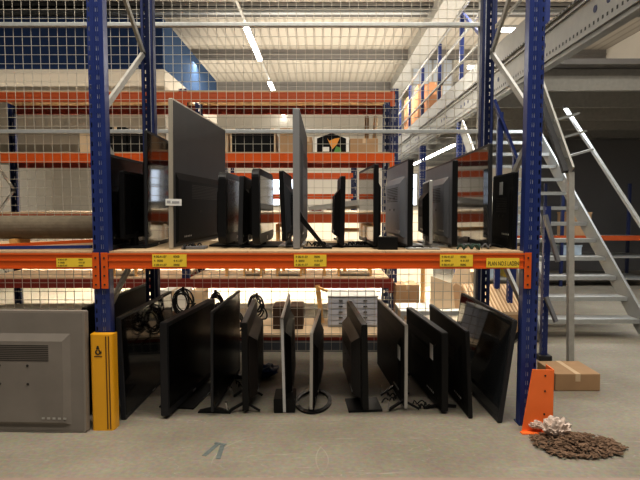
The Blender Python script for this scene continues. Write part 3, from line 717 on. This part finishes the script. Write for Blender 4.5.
# ---------------------------------------------------------------- guards at the front posts
gz = wz(335, 3.27)
gx = XL
gd = thing('column_guard', 'yellow plastic column guard with small black emblem at foot of left upright', 'guard', (gx, YF, 0))
bm = NB()
arc = []
gl_, gr_ = -.056, .092
out = [(gl_, .0), (gl_, -.05)]+[(gl_+.02*(1-math.cos(t*math.pi/16)), -.05-.035*math.sin(t*math.pi/16)) for t in range(1, 9)]
out += [(gr_-.02*(1-math.cos(t*math.pi/16)), -.05-.035*math.sin(t*math.pi/16)) for t in range(8, 0, -1)]+[(gr_, -.05), (gr_, .0)]
inn = [(gr_-.005, .0), (gr_-.005, -.018), (gl_+.005, -.018), (gl_+.005, .0)]
prism(bm, out+inn, 'z', 0, gz); obj('shell', bm, YEL, gd)
for x in (.052, .070):
    bm = NB(); b2(bm, x-.003, x+.003, -.0875, -.08, .01, gz-.01); obj('groove_strip', bm, mat('groove_brown', (.12, .05, .01), .6), gd)
bm = NB(); zc = wz(352, 3.26)
n = 20
for i in range(n):
    t0, t1 = 2*math.pi*i/n, 2*math.pi*(i+1)/n
    if 3 < i < 6: continue
    prism(bm, [(.0+r_*math.cos(t), zc-.005+r_*math.sin(t)) for r_, t in ((.017, t0), (.017, t1), (.010, t1), (.010, t0))], 'y', -.088, -.084)
prism(bm, [(-.010, zc+.014), (.010, zc+.014), (.004, zc+.036), (-.004, zc+.036)], 'y', -.088, -.084)
prism(bm, [(.016, zc-.018), (.024, zc-.012), (.021, zc+.006)], 'y', -.088, -.084)
for i in range(8): b2(bm, -.024+i*.0065, -.019+i*.0065, -.087, -.084, zc-.036, zc-.031)
obj('emblem', bm, INK, gd)
# orange end guard at right
Yg = 3.25
gp = [(521.5, 433.5), (553, 430), (553.5, 370), (532.5, 369.5)]
P3d = [(wx(a, Yg, wz(b, Yg)), max(0.0, wz(b, Yg))) for a, b in gp]
P3d[0] = (P3d[0][0], 0); P3d[1] = (P3d[1][0], 0)
eg = thing('end_guard', 'flat orange steel end guard at the foot of the right upright', 'guard', (1.38, Yg, 0))
OG = mat('bright_orange_guard', (.95, .22, .05), .45, 0, .1, 9)
bm = NB(); prism(bm, [(a-1.38, b) for a, b in P3d], 'y', 0, .006); obj('front_plate', bm, OG, eg)
bm = NB(); xr = P3d[1][0]-1.38; b2(bm, xr-.006, xr, .006, .12, 0, P3d[2][1]); obj('side_plate', bm, OG, eg)
bm = NB(); b2(bm, P3d[0][0]-1.38-.01, xr, -.035, 0, 0, .008); obj('foot_flange', bm, OG, eg)
for z in (.12, .27, .37):
    bm = NB(); cyl(bm, (.035, -.003, z), (.035, .0, z), .006, 8); obj('bolt_hole', bm, INK, eg)
# ---------------------------------------------------------------- left bay shelf items
l = (-1.62, 3.75, ZB); t = thing('rolled_mat', 'rolled grey-brown mat with yellow patch on shelf left of the left upright', 'roll', l)
bm = NB(); cyl(bm, (-.7, .0, .14), (.12, .05, .14), .085, 24); obj('roll_body', bm, mat('mat_brown', (.16, .13, .09), .9, 0, .3, 20, bump=.3), t, False)
bm = NB(); cyl(bm, (.02, .045, .14), (.08, .048, .14), .0865, 24); obj('yellow_patch', bm, YELL, t)
bm = NB(); b2(bm, .0, .04, -.08, .1, 0, .06); obj('cradle', bm, PINE, t)
bm = NB(); b2(bm, -.6, -.55, -.08, .1, 0, .06); obj('cradle', bm, PINE, t)
for i, (y, z, m_, lb) in enumerate([(3.5, .055, ORANGE, 'orange steel pole lying on the shelf left of the left upright'), (3.6, .03, CARDL, 'cream board strip lying under the rolled mat'), (3.43, .02, NAVY, 'blue metal bar along the shelf edge left of the upright')]):
    bm = NB(); bar(bm, (-.8, 0, .012), (.08, .02, z), .03, .02)
    bm2 = bm; o = obj(['steel_pole', 'board_strip', 'metal_bar'][i], bm2, m_); o.location = (-1.62, y, ZB+.002); tag(o, lb, 'bar', kind='thing')

# ---------------------------------------------------------------- mezzanine on the right
MX = 2.42
def mez_z(px, py): return None
zb0, zb1, zb2 = 2.98, 3.38, 3.72
mz = thing('mezzanine', 'galvanised mezzanine platform with perforated edge beam on the right', 'mezzanine', (MX, 4.2, 0))
def PM(name, bm, m, parent=None): return obj(name, rel(bm, mz.location), m, parent or mz)
CB = mat('cold_galv', (.30, .305, .30), .5, .15, .12, 10)
bm = NB(); b2(bm, MX, MX+.02, 3.9, 22, zb0, zb1-.0); b2(bm, MX-.0, MX+.09, 3.9, 22, zb0-.02, zb0); b2(bm, MX-.03, MX+.09, 3.9, 22, zb1, zb1+.02)
b2(bm, MX-.02, MX, 3.9, 22, zb0+.03, zb0+.05); b2(bm, MX-.02, MX, 3.9, 22, zb1-.06, zb1-.04)
bm.faces.ensure_lookup_table(); n0 = len(bm.faces); y = 4.3
while y < 20:
    for dy in (0, .22, .44): cyl(bm, (MX-.004, y+dy, (zb0+zb1)/2+.02), (MX-.001, y+dy, (zb0+zb1)/2+.02), .032, 14)
    y += 1.5
bm.faces.ensure_lookup_table(); n1 = len(bm.faces); y = 4.0
while y < 18:
    b2(bm, MX-.034, MX-.03, y, y+.03, zb1+.002, zb1+.018); b2(bm, MX-.003, MX, y, y+.02, zb0+.09, zb0+.12); y += .075
bm.faces.ensure_lookup_table()
for i, f in enumerate(bm.faces): f.material_index = 0 if i < n0 else 1 if i < n1 else 2
PM('edge_beam', bm, [CB, NAVY2, DKTR])
bm = NB(); b2(bm, MX+.03, MX+.04, 6.0, 22, zb1+.02, zb2); PM('kick_plate', bm, CB)
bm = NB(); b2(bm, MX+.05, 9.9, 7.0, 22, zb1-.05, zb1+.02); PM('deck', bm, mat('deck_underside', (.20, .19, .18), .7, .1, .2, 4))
y = 7.2
while y < 21:
    bm = NB(); b2(bm, MX+.05, 9.9, y, y+.06, zb0+.05, zb1-.06); PM('joist', bm, GALV2); y += 1.2
for y in (6.0, 7.8, 9.6, 11.4, 13.3, 15.2, 17.1):
    bm = NB(); b2(bm, MX+.05, MX+.12, y-.035, y+.035, zb1+.021, 4.93); PM('railing_post', bm, NAVY)
for z in (4.0, 4.45, 4.9):
    bm = NB(); bar(bm, (MX+.03, 4.6, z), (MX+.03, 18, z), .035, .035); PM('handrail', bm, CB)
for y in (7.8, 9.6):
    bm = NB(); bar(bm, (MX+.085, y-.05, 4.9), (MX+.085, y-1.5, 3.95), .05, .05); PM('railing_brace', bm, NAVY)
for y in (9.4, 13.0, 17.0):
    bm = upright_bm(zb0-.02, w=.14, d=.1); bmesh.ops.translate(bm, vec=(MX+.06, y, 0), verts=bm.verts[:]); PM('column', bm, NAVY)
# cartons on the mezzanine
OC = mat('orange_cardboard', (.58, .30, .16), .8, 0, .12, 10)
for i, (px0, px1, pyt, Y) in enumerate([(407, 417, 97, 15.6), (418, 427, 84, 14.2), (429, 441, 82, 13.0)]):
    carton('cardboard_carton', ['orange-tan carton furthest away on the mezzanine', 'tall orange-tan carton between the others on the mezzanine', 'tall orange-tan carton nearest on the mezzanine, by the railing'][i], px0, px1, pyt, zb1+.021, Y, .6, OC, 'cartons on the mezzanine')
# pale curtain / cabinet behind the cartons
bm = NB(); Yw = 19.0; b2(bm, wx(412, Yw, 5), wx(452, Yw, 5), Yw, Yw+.05, zb1+.02, wz(47, Yw)); o = struct('wall_office', bm, mat('office_pale', (.55, .60, .66), .6, 0, .1, 1))
bm = NB()
for i in range(5):
    x = wx(412, Yw, 5)+i*(wx(452, Yw, 5)-wx(412, Yw, 5))/4; b2(bm, x-.03, x+.03, Yw-.03, Yw, zb1+.02, wz(47, Yw))
for z in (4.6, 5.8): b2(bm, wx(412, Yw, 5), wx(452, Yw, 5), Yw-.03, Yw, z, z+.06)
obj('wall_office_frame', bm, GALV2, o)

# staircase under / beside the mezzanine
sc_ = thing('steel_staircase', 'galvanised open-tread staircase behind the right upright', 'staircase', (2.9, 6.2, 0))
def PS(name, bm, m, parent=None): return obj(name, rel(bm, sc_.location), m, parent or sc_)
sxa, sxb = 2.32, 3.45
ntr = 13
for i in range(ntr):
    z = .22+i*.205; y = 5.6+i*.24
    bm = NB(); b2(bm, sxa, sxb, y, y+.22, z-.03, z); b2(bm, sxa, sxb, y-.004, y, z-.045, z+.002); PS('tread', bm, GALV)
for x in (sxa-.02, sxb+.02):
    bm = NB(); bar(bm, (x, 5.45, .05), (x, 5.6+ntr*.24, .22+(ntr-.5)*.205), .03, .22); PS('stringer', bm, CB)
bm = NB(); bar(bm, (sxb+.02, 5.5, 1.1), (sxb+.02, 7.6, 2.9), .04, .04); PS('handrail', bm, GALV)
# slanting conveyor-like steel channel in front of stairs (top right)
inc = thing('inclined_channel', 'perforated galvanised channel slanting down at the right edge below the mezzanine', 'channel', (2.3, 4.9, 0))
bm = NB()
A_, B_ = Vector((wx(540, 5.2, 2.8), 5.2, wz(84, 5.2))), Vector((wx(571, 4.7, 1.9), 4.7, wz(172, 4.7)))
bar(bm, A_, B_, .02, .16, (0, 1, .2)); obj('web', rel(bm, inc.location), GALV2, inc)
bm = NB(); bar(bm, A_+Vector((-.05, -.01, 0)), B_+Vector((-.05, -.01, 0)), .05, .04, (0, 1, .2)); obj('flange', rel(bm, inc.location), DKTR, inc)
bm = NB(); d_ = (B_-A_)
for i in range(3):
    p = A_+d_*(.45+.2*i); bar(bm, p+Vector((-.02, -.02, 0)), p+Vector((.22, -.02, .07)), .02, .10, (0, 1, 0))
obj('tread_bracket', rel(bm, inc.location), GALV, inc)
bm = NB(); bar(bm, B_, Vector((B_.x+.05, B_.y, 0)), .05, .05, (0, 1, 0)); obj('support_leg', rel(bm, inc.location), GALV2, inc)

# right hand rack frame (thin blue post with grey diagonal braces)
rf = thing('rack_frame', 'thin blue rack frame with grey diagonal braces right of the orange guard', 'rack frame', (2.1, 4.83, 0))
def PF(name, bm, m): return obj(name, rel(bm, rf.location), m, rf)
fx_ = wx(547, 4.83, 1)
for y in (4.83, 5.75):
    bm = upright_bm(1.45, w=.055, d=.05); bmesh.ops.translate(bm, vec=(fx_, y, 0), verts=bm.verts[:]); PF('upright', bm, NAVY)
    bm = NB(); b2(bm, fx_-.06, fx_+.06, y-.04, y+.08, 0, .05, .01); PF('foot', bm, DKTR)
def pp(px, py, Y):
    z = wz(py, Y); return Vector((wx(px, Y, z), Y, z))
for (a, b) in (((530, 188, 5.1), (545, 237, 4.88)), ((545, 215, 4.80), (558, 262, 4.72)), ((532, 255, 5.1), (546, 298, 4.88)), ((546, 297, 4.80), (556, 322, 4.72)), ((531, 306, 5.1), (545, 352, 4.88))):
    bm = NB(); bar(bm, pp(*a), pp(*b), .03, .05, (0, 1, 0)); PF('brace', bm, mat('steel_brace', (.22, .22, .23), .4, .4, .15, 20))
# blue post with diagonal seen left of the right upright
fy = 6.0
bf = thing('rack_frame', 'blue post with a steep blue diagonal behind the upper right televisions', 'rack frame', (wx(500, fy, 2), fy, 0))
bm = NB(); b2(bm, -.03, .03, 0, .05, 0, wz(112, fy)); obj('post', bm, NAVY, bf)
bm = NB(); p, q = pp(494, 100, fy-.02), pp(517, 160, fy-.02); bar(bm, p-Vector(bf.location), q-Vector(bf.location), .03, .06, (0, 1, 0)); obj('diagonal', bm, NAVY, bf)
bm = NB(); p = pp(517, 160, fy-.02)-Vector(bf.location); b2(bm, p.x-.03, p.x+.03, 0, .05, 0, p.z+.05); obj('post', bm, NAVY, bf)

# shelving far right behind the frame
sh = thing('shelf_unit', 'grey steel shelving with orange beams beyond the right upright', 'shelving', (3.0, 9.4, 0))
sx0, sx1 = 2.62, 6.0
for z in (.15, .55, .90):
    bm = NB(); b2(bm, sx0-3, sx1-3, 0, .8, z-.03, z); obj('shelf', bm, GALV, sh)
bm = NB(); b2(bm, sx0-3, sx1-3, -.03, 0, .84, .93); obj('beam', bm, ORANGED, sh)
for x in (sx0, (sx0+sx1)/2, sx1-.05):
    for y in (0, .75):
        bm = NB(); b2(bm, x-3, x-3+.05, y, y+.05, 0, 1.9); obj('post', bm, NAVY2, sh)
PB = mat('pale_blue_box', (.42, .50, .58), .6, 0, .1, 8)
for i, (x, w_, zb_, h_, m_, lb) in enumerate([(3.05, .45, .55, .18, CARDL, 'light carton on the middle shelf beyond the right upright'), (3.9, .35, .55, .2, PB, 'pale blue box on the middle shelf right of the light carton'),
        (2.6, .3, .15, .34, PB, 'pale blue box on the lowest shelf beside the yellow tub'), (3.3, .4, .15, .3, WHITE, 'white box on the lowest shelf beyond the right upright'), (3.0, .2, .15, .22, YELL, 'yellow tub on the lowest shelf beyond the right upright'),
        (3.2, .35, .90, .4, PB, 'pale blue box on the top shelf beyond the right upright'), (4.0, .4, .90, .45, CARD, 'brown carton on the top shelf beyond the right upright')]):
    t = thing('storage_box', lb, 'box', (x*1.12+w_/2, 9.7, zb_), group='boxes on the far right shelving')
    bm = NB(); b2(bm, -w_/2, w_/2, -.25, .25, .001, h_, .008); obj('body', bm, m_, t)
    bm = NB(); b2(bm, -w_/2-.008, w_/2+.008, -.258, .258, h_-.03, h_+.004, .003); obj('lid', bm, m_, t)
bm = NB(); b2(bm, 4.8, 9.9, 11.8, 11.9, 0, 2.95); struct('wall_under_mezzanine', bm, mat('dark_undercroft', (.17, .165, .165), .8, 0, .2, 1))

# brown carton + debris bottom right
carton('cardboard_carton', 'brown carton standing at the right edge behind the shredded debris', 555, 600, 374, 0, 4.0, .35, CARD)
Gx, Gy = wx(548, gy(445), 0), gy(445)
bm = NB()
for i in range(900):
    a = random.random()*6.283; r_ = random.random()**.6
    x, y = .30*r_*math.cos(a)+.14, .17*r_*math.sin(a)-.02
    if x < -.1 + abs(y)*.4: continue
    hh = .05*(1-r_)+.004
    M = Matrix.Rotation(random.random()*6.28, 3, 'Z')@Matrix.Rotation(random.uniform(-.6, .6), 3, 'X')
    bx(bm, (x, y, random.random()*hh+.012), (random.uniform(.02, .055), random.uniform(.006, .014), .003), M)
o = obj('shredded_debris', bm, mat('debris_brown', (.17, .105, .065), .85, 0, .6, 40)); o.location = (Gx, Gy, 0)
tag(o, 'heap of brown shredded scraps on the floor beside the orange end guard', 'debris', kind='stuff')
def crumple(label, px, py, sx, sy, sz, m, sd):
    bm = NB(); bmesh.ops.create_icosphere(bm, subdivisions=4, radius=1)
    for v in bm.verts:
        k_ = 1+.5*noise.noise(v.co*2.6+Vector((sd, 0, 0)))+.22*noise.noise(v.co*7+Vector((0, sd, 0)))
        v.co = Vector((v.co.x*sx*k_, v.co.y*sy*k_, max(0, v.co.z*.6+.5)*sz*k_))
    o = obj('plastic_wrap', bm, m); Y = gy(py); o.location = (wx(px, Y, 0), Y, .03)
    return tag(o, label, 'plastic wrap')
PW = mat('clear_crumpled_wrap', (.66, .55, .48), .3, 0, .3, 14, bump=.5)
crumple('crumpled pinkish clear plastic wrap on the debris by the orange guard', 556, 440, .075, .045, .085, PW, 3)
crumple('small scrap of crumpled plastic wrap against the foot of the orange guard', 537, 433, .045, .02, .04, PW, 9)
# blue tape marks on floor
BT = mat('worn_blue_tape', (.145, .17, .165), .7, 0, .5, 30)
tp = [((219, 443), (204, 456)), ((223, 444), (218, 459))]
g0 = (wx(215, gy(450), 0), gy(450))
bm = NB()
for (a, b) in tp:
    p = Vector((wx(a[0], gy(a[1]), 0), gy(a[1]), .001)); q = Vector((wx(b[0], gy(b[1]), 0), gy(b[1]), .001)); bar(bm, p, q, .028, .0012)
bar(bm, Vector((wx(215, gy(443), 0), gy(443), .002)), Vector((wx(226, gy(445), 0), gy(445), .002)), .02, .0012)
tag(obj('floor_tape', bm, BT), 'worn dark blue-grey tape arrow mark on the concrete aisle floor', 'floor marking', kind='thing')

# ---------------------------------------------------------------- lights
TUBE = mat('fluorescent_tube', (1.0, .97, .90), .5, emit=14)
def fixture(label, p, q, w_=.12):
    p, q = Vector(p), Vector(q); t = thing('ceiling_light', label, 'light', (p+q)/2, group='strip lights')
    m_ = (p+q)/2
    bm = NB(); bar(bm, p-m_+Vector((0, 0, .05)), q-m_+Vector((0, 0, .05)), w_, .05); obj('housing', bm, GALV2, t)
    bm = NB(); bar(bm, p-m_, q-m_, w_*.8, .045); obj('tube', bm, TUBE, t)
    return t
LX, LZ = -2.0, 6.1
def lp(py):
    v = (py-CY)/F; t = (LZ-CH)/(-(sn+v*cs)); return t*(cs-v*sn)
for i, (a, b) in enumerate(((27.5, 60), (82, 92.5), (102, 108), (112, 122))):
    ya, yb = lp(a), lp(b); fixture(['nearest', 'second', 'third', 'farthest'][i]+' tube of the strip light line receding under the roof', (LX, ya, LZ), (LX, yb, LZ), .17 if i < 2 else .12)
bm = NB(); b2(bm, LX-.03, LX+.03, 11.0, 26, LZ+.08, LZ+.12)
for y in (12.0, 15.5, 19.0, 23): b2(bm, LX-.01, LX+.01, y, y+.02, LZ+.1, CZ-.02)
tag(obj('light_track', bm, GALV2), 'thin metal track carrying the receding strip lights', 'track')
for (pa, pb, py, Y, lb) in ((500, 546, 30, 11.0, 'bright horizontal tube light above the mezzanine, beside the right upright'), (468, 524, 67.5, 14.0, 'horizontal tube light farther back above the mezzanine'), (555, 590, 28, 11.0, 'horizontal tube light above the mezzanine at the right edge')):
    z = wz(py, Y); fixture(lb, (wx(pa, Y, z), Y, z), (wx(pb, Y, z), Y, z), .16)
fixture('long tube light receding beneath the mezzanine deck', (3.05, 12.2, 2.88), (3.05, 20.5, 2.88), .07)
def area(name, loc, rot, sx, sy, power, col=(1, .94, .84), spread=180):
    l = bpy.data.lights.new(name, 'AREA'); l.shape = 'RECTANGLE'; l.size = sx; l.size_y = sy; l.energy = power; l.color = col; l.spread = math.radians(spread)
    o = bpy.data.objects.new(name, l); C.objects.link(o); o.location = loc; o.rotation_euler = rot
area('unseen_aisle_light', (0, 2.35, 6.7), (0, 0, 0), 9, .5, 270)
area('unseen_aisle_light', (0, .3, 6.85), (math.radians(18), 0, 0), 8, .5, 230)  # added front fill for the beam faces, out of view
area('mid_fill', (-.6, 8.7, 6.6), (0, 0, 0), 7, .4, 440, (1, .92, .78), 60)  # added light that overexposes the cream partition, no fixture there
area('mid_fill', (-1, 5.7, 6.7), (0, 0, 0), 6, .25, 8, spread=70)
area('far_lamp', (-2, 15, 5.5), (0, 0, 0), 12, .4, 420)
area('far_lamp', (-1, 21, 5.5), (0, 0, 0), 14, .4, 500)
area('right_fill', (5.5, 14, 6.3), (0, 0, 0), 4, 6, 150, (1, .98, .94))
area('right_fill', (4.2, 7.6, 2.85), (0, 0, 0), 2.2, 1.2, 45, (.93, .97, 1))  # added light below the deck to brighten the stair treads, no fixture
area('right_fill', (2.9, 5.6, 6.5), (0, 0, 0), 1.0, 2, 22, (.95, .97, 1), 90)
area('roof_fill', (-1, 16, 4.2), (math.pi, 0, 0), 14, 14, 800, (1, .92, .80))  # added upward fill that brightens the ceiling, not a real fitting
W = bpy.data.worlds.new('world'); W.use_nodes = True; bpy.context.scene.world = W
W.node_tree.nodes['Background'].inputs[0].default_value = (.80, .88, 1.0, 1); W.node_tree.nodes['Background'].inputs[1].default_value = .06
s = bpy.context.scene
s.view_settings.view_transform = 'Standard'; s.view_settings.exposure = .62; s.view_settings.gamma = .84
s.cycles.max_bounces = 6
